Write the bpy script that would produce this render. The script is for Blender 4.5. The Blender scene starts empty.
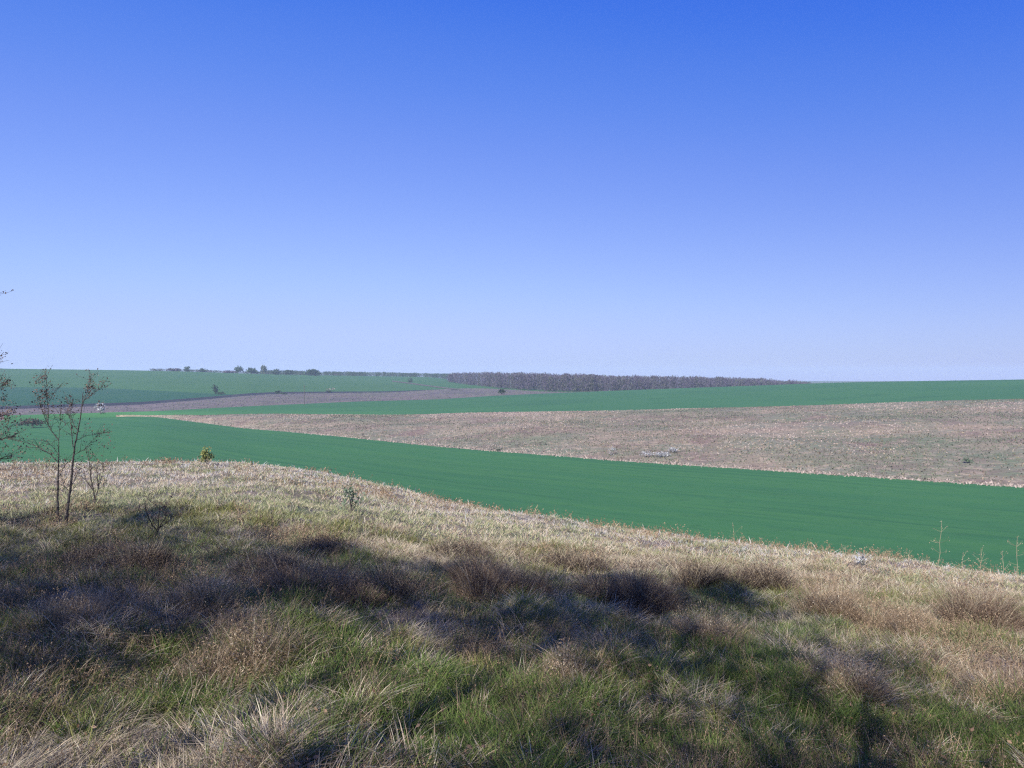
import bpy, math, random
import numpy as np
from mathutils import Vector
from mathutils.bvhtree import BVHTree

R = math.radians
rng = np.random.default_rng(11)
random.seed(7)
scene = bpy.context.scene
COL = scene.collection

# ------------------------------------------------------------------ camera, sky, sun, exposure
F = 790.0                      # focal length in pixels of the 1024 px wide frame
EYE = 1.7
PITCH = math.atan(12.0 / F)    # looking very slightly down
cam_d = bpy.data.cameras.new('camera')
cam_d.sensor_width = 36.0
cam_d.lens = 36.0 * F / 1024.0
cam_d.clip_start = 0.1
cam_d.clip_end = 12000.0
cam = bpy.data.objects.new('camera', cam_d)
COL.objects.link(cam)
cam.location = (0, 0, EYE)
cam.rotation_euler = (math.pi / 2 - PITCH, 0, 0)
scene.camera = cam

SUN_ELEV = R(37.0)
SUN_DIR = Vector((-0.45, -0.89, 0)).normalized()        # where the sun stands, on the ground plan
world = bpy.data.worlds.new('World')
scene.world = world
world.use_nodes = True
wn, wl = world.node_tree.nodes, world.node_tree.links
bg = wn['Background']
sky = wn.new('ShaderNodeTexSky')
sky.sky_type = 'NISHITA'
sky.sun_disc = False
sky.sun_elevation = SUN_ELEV
sky.sun_rotation = (-math.atan2(SUN_DIR.x, SUN_DIR.y)) % (2 * math.pi)
sky.altitude = 200.0
sky.air_density = 1.0
sky.dust_density = 0.3
sky.ozone_density = 3.0
# the photograph's deeper, more saturated blue: grade the sky's own radiance per channel
def grade(strength, curves):
    sc_ = wn.new('ShaderNodeVectorMath'); sc_.operation = 'SCALE'; sc_.inputs[3].default_value = 1 / 8
    wl.new(sky.outputs[0], sc_.inputs[0])
    cv = wn.new('ShaderNodeRGBCurve')
    for c_, pts in zip(cv.mapping.curves, curves):
        c_.points[0].location = (0, 0)
        c_.points[1].location = (1, pts[-1][1])
        for x_, y_ in pts[:-1]: c_.points.new(x_ / 8, y_)
    cv.mapping.update()
    wl.new(sc_.outputs[0], cv.inputs[1])
    up = wn.new('ShaderNodeVectorMath'); up.operation = 'SCALE'; up.inputs[3].default_value = strength
    wl.new(cv.outputs[0], up.inputs[0])
    wl.new(up.outputs[0], bg.inputs[0])
grade(7.4, [[(1.106, .038), (1.42, .074), (2.16, .155), (4.135, .295), (6.64, .385), (8, .40)],
            [(1.933, .133), (2.447, .184), (3.57, .268), (5.89, .415), (6.98, .465), (8, .49)],
            [(3.51, .624), (4.25, .664), (5.57, .728), (6.92, .79), (8, .82)]])
bg.inputs[1].default_value = 0.1

sun_d = bpy.data.lights.new('sun', 'SUN')
sun_d.energy = 4.8
sun_d.angle = R(0.55)
sun_d.color = (1.0, 0.965, 0.93)
sun = bpy.data.objects.new('sun', sun_d)
COL.objects.link(sun)
to_sun = Vector((SUN_DIR.x * math.cos(SUN_ELEV), SUN_DIR.y * math.cos(SUN_ELEV), math.sin(SUN_ELEV)))
sun.rotation_euler = to_sun.to_track_quat('Z', 'Y').to_euler()
sun.location = to_sun * 60

scene.view_settings.view_transform = 'Standard'
scene.view_settings.look = 'None'
scene.view_settings.exposure = 0.75
scene.view_settings.gamma = 1.0
scene.view_settings.use_curve_mapping = False
scene.render.engine = 'CYCLES'
cy = scene.cycles
cy.max_bounces = 5
cy.diffuse_bounces = 3
cy.glossy_bounces = 1
cy.transmission_bounces = 3
cy.volume_bounces = 1
cy.transparent_max_bounces = 4
cy.caustics_reflective = False
cy.caustics_refractive = False
cy.filter_width = 1.25
cy.use_denoising = False
cy.denoiser = 'OPENIMAGEDENOISE'
cy.denoising_input_passes = 'RGB_ALBEDO_NORMAL'
cy.denoising_prefilter = 'ACCURATE'

HAZE_DENSITY = 0.00021
HAZE_COLOR = (0.66, 0.82, 1.0)

# ------------------------------------------------------------------ small helpers
def ray(px, py):
    d = Vector(((px - 512.0) / F, 0, 0)) + Vector((0, math.cos(PITCH), -math.sin(PITCH))) \
        + Vector((0, math.sin(PITCH), math.cos(PITCH))) * ((384.0 - py) / F)
    return d

def pix(px, py, Y):
    d = ray(px, py)
    s = Y / d.y
    return Vector((0, 0, EYE)) + d * s

def tag(o, label=None, cat=None, group=None, kind=None):
    if label: o['label'] = label
    if cat: o['category'] = cat
    if group: o['group'] = group
    if kind: o['kind'] = kind
    return o

def empty(name, loc, label, cat, group=None):
    o = bpy.data.objects.new(name, None)
    COL.objects.link(o)
    o.location = loc
    o.empty_display_size = 0.2
    return tag(o, label, cat, group)

def np_mesh(name, verts, loops, starts, totals, mats, mat_idx=None, smooth=True):
    me = bpy.data.meshes.new(name)
    verts = np.asarray(verts, dtype=np.float32)
    me.vertices.add(len(verts))
    me.vertices.foreach_set('co', verts.ravel())
    me.loops.add(len(loops))
    me.loops.foreach_set('vertex_index', np.asarray(loops, dtype=np.int32))
    me.polygons.add(len(starts))
    me.polygons.foreach_set('loop_start', np.asarray(starts, dtype=np.int32))
    me.polygons.foreach_set('loop_total', np.asarray(totals, dtype=np.int32))
    for m in mats: me.materials.append(m)
    if mat_idx is not None:
        me.polygons.foreach_set('material_index', np.asarray(mat_idx, dtype=np.int32))
    me.polygons.foreach_set('use_smooth', np.full(len(starts), bool(smooth)))
    me.update(calc_edges=True)
    return me

def np_obj(name, me, parent=None):
    o = bpy.data.objects.new(name, me)
    COL.objects.link(o)
    if parent is not None: o.parent = parent
    return o

class Acc:
    """collects pieces (vertex array, face arrays) for ONE mesh"""
    def __init__(self):
        self.v, self.l, self.s, self.t, self.n, self.ln = [], [], [], [], 0, 0
        self.m = []
    def add(self, verts, faces, mat=0):
        """faces: (k, c) int array"""
        verts = np.asarray(verts, dtype=np.float64).reshape(-1, 3)
        faces = np.asarray(faces, dtype=np.int64)
        k, c = faces.shape
        self.v.append(verts)
        self.l.append((faces + self.n).ravel())
        self.s.append(self.ln + np.arange(k) * c)
        self.t.append(np.full(k, c))
        self.m.append(np.full(k, mat))
        self.n += len(verts)
        self.ln += k * c
    def tube(self, pts, radii, sides=5, mat=0):
        pts = [Vector(p) for p in pts]
        rings = []
        for i, p in enumerate(pts):
            a = pts[max(0, i - 1)]
            b = pts[min(len(pts) - 1, i + 1)]
            t = (b - a).normalized()
            u = t.cross(Vector((0.31, 0.17, 0.93)))
            if u.length < 1e-3: u = t.cross(Vector((1, 0, 0)))
            u.normalize()
            w = t.cross(u)
            for k in range(sides):
                an = 2 * math.pi * k / sides
                rings.append(p + (u * math.cos(an) + w * math.sin(an)) * radii[i])
        fs = []
        for i in range(len(pts) - 1):
            for k in range(sides):
                k2 = (k + 1) % sides
                fs.append((i * sides + k, i * sides + k2, (i + 1) * sides + k2, (i + 1) * sides + k))
        self.add(np.array([tuple(r) for r in rings]), np.array(fs), mat)
    def leaves(self, P, size, up=0.35, aspect=0.6, mat=0, g=rng):
        """random small pointed leaves (rhombs) at points P"""
        P = np.asarray(P, dtype=np.float64)
        n = len(P)
        if n == 0: return
        size = np.broadcast_to(np.asarray(size, dtype=np.float64), (n,))
        a = g.normal(size=(n, 3)); a[:, 2] += up
        a /= np.linalg.norm(a, axis=1)[:, None]
        b = g.normal(size=(n, 3))
        b -= (b * a).sum(1)[:, None] * a
        b /= np.linalg.norm(b, axis=1)[:, None]
        L, Wd = size[:, None], (size * aspect)[:, None]
        v = np.stack([P - a * L * .5, P + b * Wd * .5, P + a * L * .5, P - b * Wd * .5], axis=1).reshape(-1, 3)
        self.add(v, np.arange(4 * n).reshape(n, 4), mat)
    def blades(self, P, az, lean, droop, H, W, face=None, levels=3, mat=0, keep=0.75, g=rng):
        """grass blades: P (n,3) roots; az direction of lean; droop curls the tip over"""
        P = np.asarray(P, dtype=np.float64)
        n = len(P)
        if n == 0: return
        if face is None: face = g.uniform(0, 2 * math.pi, n)
        dirx, diry = np.cos(az), np.sin(az)
        sx, sy = np.cos(face), np.sin(face)
        vs = []
        for i in range(levels):
            s = i / levels
            off = H * (lean * s + droop * s * s)
            z = H * (s - 0.45 * droop * s * s)
            wd = W * (1 - (1 - keep) * s) * .5
            c = np.stack([P[:, 0] + dirx * off, P[:, 1] + diry * off, P[:, 2] + z], 1)
            sd = np.stack([sx * wd, sy * wd, np.zeros(n)], 1)
            vs += [c - sd, c + sd]
        off = H * (lean + droop)
        vs.append(np.stack([P[:, 0] + dirx * off, P[:, 1] + diry * off, P[:, 2] + H * (1 - 0.45 * droop)], 1))
        m = 2 * levels + 1
        V = np.stack(vs, 1).reshape(-1, 3)
        base = (np.arange(n) * m)[:, None]
        q = []
        for i in range(levels - 1):
            q.append(base + np.array([[2 * i, 2 * i + 1, 2 * i + 3, 2 * i + 2]]))
        n0 = self.n
        if q:
            Q = np.concatenate(q, 0)
            self.add(V, Q, mat)
        else:
            self.add(V, np.zeros((0, 4), int), mat)
        T = base + np.array([[2 * levels - 2, 2 * levels - 1, 2 * levels]])
        k = len(T)
        self.l.append((T + n0).ravel()); self.s.append(self.ln + np.arange(k) * 3)
        self.t.append(np.full(k, 3)); self.m.append(np.full(k, mat)); self.ln += 3 * k
    def build(self, name, mats, parent=None, smooth=False):
        if not isinstance(mats, (list, tuple)): mats = [mats]
        V = np.concatenate(self.v, 0)
        if parent is not None: V = V - np.array(parent.location)
        me = np_mesh(name, V, np.concatenate(self.l), np.concatenate(self.s), np.concatenate(self.t), mats,
                     np.concatenate(self.m), smooth)
        return np_obj(name, me, parent)

# value noise on the ground plan -------------------------------------------------
_tab = np.random.default_rng(5).uniform(0, 1, (256, 256))
def vnoise(x, y, scale, seed=0):
    x = np.asarray(x) / scale + 37.3 * seed + 1000
    y = np.asarray(y) / scale + 91.7 * seed + 1000
    xi, yi = np.floor(x).astype(int), np.floor(y).astype(int)
    fx, fy = x - xi, y - yi
    fx, fy = fx * fx * (3 - 2 * fx), fy * fy * (3 - 2 * fy)
    a = _tab[xi % 256, yi % 256]; b = _tab[(xi + 1) % 256, yi % 256]
    c = _tab[xi % 256, (yi + 1) % 256]; d = _tab[(xi + 1) % 256, (yi + 1) % 256]
    return (a * (1 - fx) + b * fx) * (1 - fy) + (c * (1 - fx) + d * fx) * fy
def fbm(x, y, scale, seed=0, oct=3):
    t, amp, s = 0, 1.0, 0
    for k in range(oct):
        t = t + amp * vnoise(x, y, scale / 2 ** k, seed + 3 * k); s += amp; amp *= .5
    return t / s

# ------------------------------------------------------------------ materials
def new_mat(name):
    m = bpy.data.materials.new(name)
    m.use_nodes = True
    nt = m.node_tree
    b = nt.nodes['Principled BSDF']
    b.inputs['Roughness'].default_value = 0.9
    b.inputs['Specular IOR Level'].default_value = 0.12
    return m, nt.nodes, nt.links, b

def ramp(nodes, stops):
    r = nodes.new('ShaderNodeValToRGB')
    e = r.color_ramp.elements
    while len(e) < len(stops): e.new(0.5)
    for el, (p, c) in zip(e, stops):
        el.position = p
        el.color = (*c, 1)
    return r

def leafy(name, cols, translucent=0.25, rough=0.75):
    """every blade / leaf takes its own colour from the list"""
    m, n, l, b = new_mat(name)
    geo = n.new('ShaderNodeNewGeometry')
    st = [(i / max(1, len(cols) - 1), c) for i, c in enumerate(cols)]
    r = ramp(n, st)
    l.new(geo.outputs['Random Per Island'], r.inputs[0])
    l.new(r.outputs[0], b.inputs['Base Color'])
    b.inputs['Roughness'].default_value = rough
    if translucent > 0:
        tr = n.new('ShaderNodeBsdfTranslucent')
        l.new(r.outputs[0], tr.inputs[0])
        mx = n.new('ShaderNodeMixShader')
        mx.inputs[0].default_value = translucent
        l.new(b.outputs[0], mx.inputs[1]); l.new(tr.outputs[0], mx.inputs[2])
        l.new(mx.outputs[0], n['Material Output'].inputs[0])
    return m

def bark(name, c1, c2, scale=18):
    m, n, l, b = new_mat(name)
    tc = n.new('ShaderNodeTexCoord')
    no = n.new('ShaderNodeTexNoise')
    no.inputs['Scale'].default_value = scale
    no.inputs['Detail'].default_value = 4
    l.new(tc.outputs['Object'], no.inputs[0])
    r = ramp(n, [(.35, c1), (.68, c2)])
    l.new(no.outputs[0], r.inputs[0])
    l.new(r.outputs[0], b.inputs['Base Color'])
    return m

def ground_mat(name, layers, bump=0.0, bump_scale=1.0, stretch=None):
    """layers: list of (noise scale 1/m, detail, lo, hi, colour); the first is (colour,)"""
    m, n, l, b = new_mat(name)
    tc = n.new('ShaderNodeTexCoord')
    vec = tc.outputs['Object']
    cur = None
    for i, ly in enumerate(layers):
        if i == 0:
            rgb = n.new('ShaderNodeRGB'); rgb.outputs[0].default_value = (*ly[0], 1)
            cur = rgb.outputs[0]; continue
        sc, det, lo, hi, c = ly[:5]
        st = ly[5] if len(ly) > 5 else None
        v = vec
        if st:
            mp = n.new('ShaderNodeMapping')
            mp.vector_type = 'TEXTURE'
            mp.inputs['Rotation'].default_value = (0, 0, st[0])
            mp.inputs['Scale'].default_value = (st[1], st[2], 1.0)
            l.new(vec, mp.inputs[0]); v = mp.outputs[0]
        no = n.new('ShaderNodeTexNoise')
        no.inputs['Scale'].default_value = sc
        no.inputs['Detail'].default_value = det
        no.inputs['Roughness'].default_value = 0.6
        l.new(v, no.inputs[0])
        mr = n.new('ShaderNodeMapRange')
        mr.inputs[1].default_value = lo; mr.inputs[2].default_value = hi
        l.new(no.outputs[0], mr.inputs[0])
        mx = n.new('ShaderNodeMix'); mx.data_type = 'RGBA'
        l.new(mr.outputs[0], mx.inputs['Factor'])
        l.new(cur, mx.inputs[6]); mx.inputs[7].default_value = (*c, 1)
        cur = mx.outputs[2]
    l.new(cur, b.inputs['Base Color'])
    if bump:
        no = n.new('ShaderNodeTexNoise'); no.inputs['Scale'].default_value = bump_scale
        no.inputs['Detail'].default_value = 4
        l.new(vec, no.inputs[0])
        bp = n.new('ShaderNodeBump'); bp.inputs['Distance'].default_value = bump
        bp.inputs['Strength'].default_value = 0.8
        l.new(no.outputs[0], bp.inputs['Height']); l.new(bp.outputs[0], b.inputs['Normal'])
    return m

ROW = math.atan2(180, -196)          # direction the valley field was drilled in
M_thatch = ground_mat('thatch_soil', [((0.1706, 0.1313, 0.1097),), (0.5, 4, .40, .62, (0.1116, 0.1313, 0.06581)), (2.6, 5, .48, .68, (0.2888, 0.2363, 0.1901)),
                                      (9, 4, .5, .75, (0.09187, 0.06563, 0.0585))], .05, 14)
M_wheat = ground_mat('young_wheat', [((0.034, 0.1209, 0.04353),), (.02, 3, .35, .7, (0.04155, 0.1343, 0.04634)), (1.0, 3, .42, .62, (0.04533, 0.1388, 0.04494), (ROW, 160, 5)),
                                     (.9, 2, .52, .74, (0.02834, 0.1031, 0.03932), (ROW, 70, 1.6)), (.35, 5, .55, .8, (0.03211, 0.1057, 0.04072))], .05, 2.2)
M_wheat_upper = ground_mat('upper_wheat', [((0.03858, 0.1189, 0.04928),), (.012, 3, .35, .7, (0.0463, 0.1336, 0.05073)), (1.0, 3, .5, .75, (0.0328, 0.1052, 0.04638), (R(14), 240, 12))], .05, 2.0)
M_wheat_far = ground_mat('pale_crop', [((0.03911, 0.1069, 0.03267),), (.006, 4, .35, .7, (0.04584, 0.1175, 0.03761)), (1.0, 3, .5, .75, (0.03372, 0.09619, 0.03267), (R(4), 300, 22))], .05, 1.0)
M_wheat_dark = ground_mat('dark_crop', [((0.02011, 0.07725, 0.03494),), (.01, 3, .4, .7, (0.02414, 0.08617, 0.03705)), (1.0, 3, .5, .75, (0.01809, 0.06897, 0.03282), (R(4), 200, 14))], .05, 1.0)
M_dry = ground_mat('dry_hillside_turf', [((0.257, 0.1979, 0.1385),), (.018, 4, .44, .58, (0.1312, 0.1534, 0.09088)), (1.0, 3, .45, .62, (0.17, 0.165, 0.1175), (R(12), 70, 9)), (.06, 4, .50, .66, (0.1783, 0.1237, 0.09955)),
                                         (.35, 5, .50, .70, (0.3357, 0.2623, 0.1861)), (.9, 4, .5, .72, (0.1469, 0.1139, 0.08655))], .4, .8)
M_verge = ground_mat('pale_verge', [((.36, .32, .24),), (.10, 4, .42, .60, (.22, .19, .15)), (.5, 3, .45, .7, (.20, .22, .13))], .1, 1)
M_fallow = ground_mat('fallow_strip', [((0.1368, 0.1069, 0.1028),), (.03, 4, .42, .65, (0.09384, 0.09101, 0.0751)), (.15, 4, .45, .7, (0.1877, 0.1465, 0.1305)),
                                       (.012, 3, .5, .7, (0.1017, 0.09101, 0.09091))], .3, .5)
M_ditch = ground_mat('dark_earth', [((.028, .028, .034),), (.1, 3, .45, .75, (.05, .05, .05))], .2, 1)
M_leaflit = ground_mat('wood_floor_soil', [((.11, .085, .075),), (.1, 3, .4, .7, (.14, .12, .08))], .2, 1)
M_far = ground_mat('far_land', [((.07, .11, .06),), (.004, 3, .4, .6, (.12, .11, .08))])
M_hill = ground_mat('far_hill_land', [((.05, .075, .055),), (.01, 3, .4, .6, (.08, .09, .06))])
M_path = ground_mat('earth_path', [((0.114, 0.09, 0.078),), (.2, 3, .4, .7, (0.078, 0.078, 0.06))])

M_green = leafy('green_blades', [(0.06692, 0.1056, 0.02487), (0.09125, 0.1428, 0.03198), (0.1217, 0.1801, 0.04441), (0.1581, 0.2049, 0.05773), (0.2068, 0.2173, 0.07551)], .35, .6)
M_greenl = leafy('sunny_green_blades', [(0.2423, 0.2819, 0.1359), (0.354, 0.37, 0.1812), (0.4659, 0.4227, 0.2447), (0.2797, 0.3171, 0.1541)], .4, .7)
M_straw = leafy('straw_blades', [(0.3141, 0.2283, 0.1494), (0.4641, 0.3552, 0.2415), (0.5871, 0.4629, 0.3219), (0.62, 0.5708, 0.4082), (0.3959, 0.2916, 0.2069)], .25, .8)
M_weed = leafy('dry_weed_stems', [(0.121, 0.0864, 0.05645), (0.2177, 0.1512, 0.09408), (0.3145, 0.2214, 0.1372), (0.4234, 0.3078, 0.1882)], .12, .9)
M_greeny = leafy('olive_blades', [(0.1081, 0.1191, 0.03366), (0.1562, 0.1666, 0.04628), (0.2163, 0.2083, 0.06732), (0.2644, 0.2381, 0.09256)], .3, .65)
M_strawgrey = leafy('grey_straw_blades', [(0.1904, 0.1512, 0.09975), (0.2912, 0.2322, 0.1562), (0.4032, 0.3347, 0.2256), (0.4928, 0.4102, 0.2777)], .2, .85)
M_weeddark = leafy('dark_weed_stems', [(0.0675, 0.045, 0.032), (0.1148, 0.0775, 0.055), (0.1755, 0.125, 0.088), (0.27, 0.1938, 0.13)], .1, .9)
M_bleach = leafy('bleached_straw', [(0.5139, 0.4279, 0.361), (0.62, 0.5663, 0.479), (0.62, 0.62, 0.5972)], .4, .8)
M_litter = leafy('dead_leaves', [(0.15, 0.0825, 0.045), (0.2475, 0.15, 0.09), (0.3, 0.2025, 0.135), (0.105, 0.0675, 0.04875)], .1, .8)
M_mauve = leafy('dark_bramble', [(0.033, 0.024, 0.01976), (0.055, 0.04, 0.03192), (0.0825, 0.06, 0.0456), (0.132, 0.095, 0.06688)], .08, .9)
M_russet = leafy('russet_bramble', [(0.06831, 0.0448, 0.03226), (0.1242, 0.08064, 0.05555), (0.1987, 0.1344, 0.0896), (0.3229, 0.224, 0.1478)], .1, .9)
M_tus = leafy('hillside_tussock', [(0.1438, 0.1067, 0.08498), (0.2055, 0.1551, 0.1104), (0.2774, 0.2133, 0.1487), (0.3596, 0.2812, 0.1997), (0.1336, 0.1406, 0.07222), (0.2466, 0.2133, 0.1359)], .15, .9)
M_tusdark = leafy('hillside_green_tussock', [(0.095, 0.1211, 0.07324), (0.1425, 0.1615, 0.1025), (0.114, 0.1009, 0.08789), (0.19, 0.1817, 0.1367)], .15, .9)
M_tuspale = leafy('hillside_pale_tussock', [(0.2702, 0.2123, 0.1694), (0.3604, 0.2887, 0.2372), (0.4324, 0.3524, 0.2965), (0.2162, 0.1613, 0.1355)], .15, .9)
M_bark = bark('sapling_bark', (.035, .030, .028), (.085, .075, .068), 25)
M_barkg = bark('grey_bark', (.06, .052, .045), (.13, .115, .10), 8)
M_dead = leafy('withered_leaves', [(0.0715, 0.0546, 0.052), (0.117, 0.0806, 0.0715), (0.169, 0.1105, 0.091), (0.091, 0.0975, 0.065)], .1, .9)
M_yellow = leafy('yellow_green_leaves', [(0.192, 0.216, 0.065), (0.264, 0.276, 0.091), (0.336, 0.324, 0.13)], .35)
M_herb = leafy('grey_green_leaves', [(.10, .15, .085), (.15, .19, .12), (.20, .23, .16)], .3)
M_white = leafy('white_blossom', [(0.3024, 0.3024, 0.288), (0.396, 0.396, 0.3888), (0.4752, 0.4752, 0.4752), (0.216, 0.216, 0.1944)], .25)
M_fartree = leafy('distant_leaves', [(0.02975, 0.0527, 0.0306), (0.0425, 0.07225, 0.03825), (0.0595, 0.08925, 0.04675)], .2)
M_farpale = leafy('pale_distant_leaves', [(.09, .11, .075), (.12, .135, .09), (.14, .15, .11)], .2)
M_bare = leafy('bare_twigs', [(0.0525, 0.03885, 0.0602), (0.07875, 0.06134, 0.08729), (0.1102, 0.0869, 0.1204), (0.084, 0.07978, 0.08729)], .1)
M_barewarm = leafy('budding_twigs', [(0.07098, 0.078, 0.0595), (0.09633, 0.1, 0.07735), (0.09126, 0.07, 0.07378)], .1)
M_shrub = leafy('dark_shrub_leaves', [(.018, .034, .02), (.028, .05, .028), (.045, .06, .035)], .15)
M_crown = leafy('belt_leaves', [(.05, .09, .03), (.08, .12, .04), (.10, .14, .05)], .25)

# ------------------------------------------------------------------ terrain
PX = np.arange(-420.0, 1445.0, 8.0)
def curve(pts, smooth=2.0):
    p = np.array(pts, dtype=float)
    py = np.interp(PX, p[:, 0], p[:, 1]); Y = np.interp(PX, p[:, 0], p[:, 2])
    if smooth:
        k = np.exp(-.5 * (np.arange(-8, 9) / smooth) ** 2); k /= k.sum()
        py = np.convolve(np.pad(py, 8, 'reflect', reflect_type='odd'), k, 'valid')
        Y = np.convolve(np.pad(Y, 8, 'reflect', reflect_type='odd'), k, 'valid')
    return py, Y
def to3d(py, Y):
    return np.array([tuple(pix(a, b, c)) for a, b, c in zip(PX, py, Y)])

def e_Y(px): return 208.7 / ((px - 512) / F + 1.0889)
B = curve([(-420, 466, 46), (0, 464.5, 45), (190, 462, 45), (260, 463.5, 43.5), (340, 476, 40), (450, 504, 34), (560, 522, 31),
           (700, 541, 28), (860, 559, 26), (1024, 579, 25), (1444, 628, 23)], 4)
BP = to3d(*B)
N_drop = np.interp(PX, [-420, 200, 450, 1024, 1444], [16.5, 16.3, 16.5, 15.3, 15.0])
N_Y = np.interp(PX, [-420, 200, 450, 700, 1024, 1444], [104, 102, 72, 58, 50, 46])
NP = np.stack([(PX - 512) / F * N_Y, N_Y, EYE - N_drop], 1)
e_pts = [(-420, 424, 345), (0, 420, 342), (130, 416.4, 338), (155, 416.6, e_Y(155)), (195, 421.9, e_Y(195)), (249, 428.9, e_Y(249)),
         (280, 431, e_Y(280)), (350, 437.5, e_Y(350)), (440, 446.8, e_Y(440)), (491, 451, e_Y(491)), (570, 456.8, e_Y(570)), (600, 459.7, e_Y(600)),
         (730, 468, e_Y(730)), (807, 473, e_Y(807)), (1024, 487.3, e_Y(1024)), (1444, 519, e_Y(1444))]
E = curve(e_pts, 1.2)
H = curve([(-420, 424, 345), (0, 420, 342), (130, 416.4, 338), (155, 416.3, 331), (195, 415.5, 326), (231, 414.7, 325), (280, 414, 330), (390, 414.9, 320), (440, 414.3, 315),
           (481, 412.5, 310), (640, 410, 300), (690, 408.5, 297), (773, 406.5, 290), (860, 403.7, 282), (935, 400.8, 275), (1024, 399, 270), (1444, 392, 260)], 1.2)
U = curve([(-420, 424, 345), (0, 420, 342), (120, 416.4, 339), (155, 415.4, 338), (195, 411.8, 345), (231, 409.6, 360), (280, 407, 375), (342, 402.8, 405), (405, 400.5, 430),
           (440, 399.7, 445), (493, 396, 480), (560, 393, 520), (623, 390.3, 530), (700, 387.5, 530), (773, 385, 530), (816, 383.2, 530),
           (860, 382, 525), (1024, 379.5, 515), (1444, 373, 480)], 1.5)
T = curve([(-420, 414, 390), (0, 409.5, 400), (140, 404.7, 450), (206, 399.5, 500), (244, 395.9, 550), (277, 393.9, 590), (320, 393.3, 610), (390, 392.4, 640),
           (422, 390.8, 670), (449, 388.6, 700), (481, 388.2, 700), (500, 389, 680), (550, 392, 590), (580, 392.6, 585), (600, 393.5, 590), (700, 393.5, 600),
           (800, 390, 650), (1024, 388, 640), (1444, 385, 620)], 1.0)
T2 = (T[0] - np.interp(PX, [-420, 0, 250, 330, 420, 440], [3.4, 3.2, 2.3, 1.6, .8, 0.0]), T[1] + np.interp(PX, [-420, 250, 420, 440], [16, 22, 14, 0]))
Dc = curve([(-420, 386, 640), (0, 387, 650), (91, 387.6, 650), (156, 390.6, 600), (205, 393.3, 575), (236, 394.6, 565), (245, 394.2, 573)], .6)
msk = PX >= 238
Dc = (np.where(msk, T2[0], Dc[0]), np.where(msk, T2[1], Dc[1]))
Z = curve([(-420, 365, 1000), (0, 368.6, 1000), (130, 370.2, 1000), (190, 371.6, 1000), (250, 373.6, 1000), (320, 375.2, 1050), (440, 377.2, 1150),
           (465, 384, 1000), (500, 388, 850), (550, 391, 760), (700, 391, 800), (1024, 388, 850), (1444, 386, 850)], 1.0)
EP, HP, UP, TP, T2P, DP, ZP = [to3d(*c) for c in (E, H, U, T, T2, Dc, Z)]
FP = np.stack([(PX - 512) / F * 3000, np.full(len(PX), 3000.0), np.full(len(PX), EYE - 34)], 1)

ALL_V, ALL_F = [], []
def grid_obj(name, G, mat, label, cat, keepmask=None):
    """G (rows, cols, 3)"""
    r, c, _ = G.shape
    V = G.reshape(-1, 3)
    i, j = np.meshgrid(np.arange(r - 1), np.arange(c - 1), indexing='ij')
    a = (i * c + j).ravel()
    f = np.stack([a, a + 1, a + c + 1, a + c], 1)
    if keepmask is not None:
        km = np.broadcast_to(keepmask[None, :], (r - 1, c - 1)).ravel()
        f = f[km]
    used = np.unique(f)
    mp = np.full(len(V), -1); mp[used] = np.arange(len(used))
    V2, f2 = V[used], mp[f]
    k = len(f2)
    me = np_mesh(name, V2, f2.ravel(), np.arange(k) * 4, np.full(k, 4), [mat])
    o = np_obj(name, me)
    tag(o, label, cat, None, 'structure')
    off = sum(len(v) for v in ALL_V)
    ALL_V.append(V2); ALL_F.append(f2 + off)
    return V2[f2]            # (k,4,3) quads for scattering

def patch(name, A, Bc, rows, mat, label, cat, bulge=0.0, noise=0.0, nscale=20.0, seed=1):
    t = np.linspace(0, 1, rows)[:, None, None]
    G = A[None] * (1 - t) + Bc[None] * t
    w = (4 * t * (1 - t))[..., 0]
    G[:, :, 2] += bulge * w
    if noise: G[:, :, 2] += noise * np.minimum(1, w * 1.5) * (fbm(G[:, :, 0], G[:, :, 1], nscale, seed) - .5) * 2
    thick = np.abs(A - Bc).max(1)
    keep = (thick[:-1] > .05) | (thick[1:] > .05)
    return grid_obj(name, G, mat, label, cat, keep)

# near slope: height falls away from the viewer to the brow
_bh = BP[:, 2]
def near_h(x, y):
    x = np.asarray(x, float); y = np.asarray(y, float)
    ys = np.maximum(y, .3)
    px = np.clip(512 + F * x / ys, PX[0], PX[-1])
    Yb = np.interp(px, PX, B[1]); hb = np.interp(px, PX, _bh)
    t = np.clip(y / Yb, 0, 1)
    h = hb * t ** 1.36
    fade = np.clip((1 - t) * 6, 0, 1)
    bump = (fbm(x, y, 1.8, 4) - .5) * .40 * np.clip(y / 4.5, .25, 1) + (fbm(x, y, .6, 9) - .5) * .26
    return h + bump * fade * np.where(y < -1, .5, 1)

ts = np.concatenate([np.linspace(-34, -2, 16), np.linspace(-1, 1, 120) * 0])[:16]
rows = []
xb, yb = BP[:, 0], BP[:, 1]
xc = np.interp(np.linspace(0, 1, 330), np.linspace(0, 1, len(xb)), xb)
pxc = np.interp(np.linspace(0, 1, 330), np.linspace(0, 1, len(xb)), PX)
yc = np.interp(pxc, PX, yb)
xc = np.interp(pxc, PX, xb)
nb = 170
s = np.linspace(0, 1, nb) ** 1.5
G = np.zeros((16 + nb, 330, 3))
for i, yy in enumerate(ts):
    G[i, :, 0] = xc; G[i, :, 1] = yy; G[i, :, 2] = near_h(xc, np.full_like(xc, yy))
for i in range(nb):
    yy = -1.0 + (yc + 1.0) * s[i]
    G[16 + i, :, 0] = xc; G[16 + i, :, 1] = yy; G[16 + i, :, 2] = near_h(xc, yy)
G[-1, :, 2] = np.interp(pxc, PX, _bh)
near_Q = grid_obj('ground', G, M_thatch, 'rough grassy slope in front, half in tree shade, dropping to the valley', 'slope')
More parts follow.
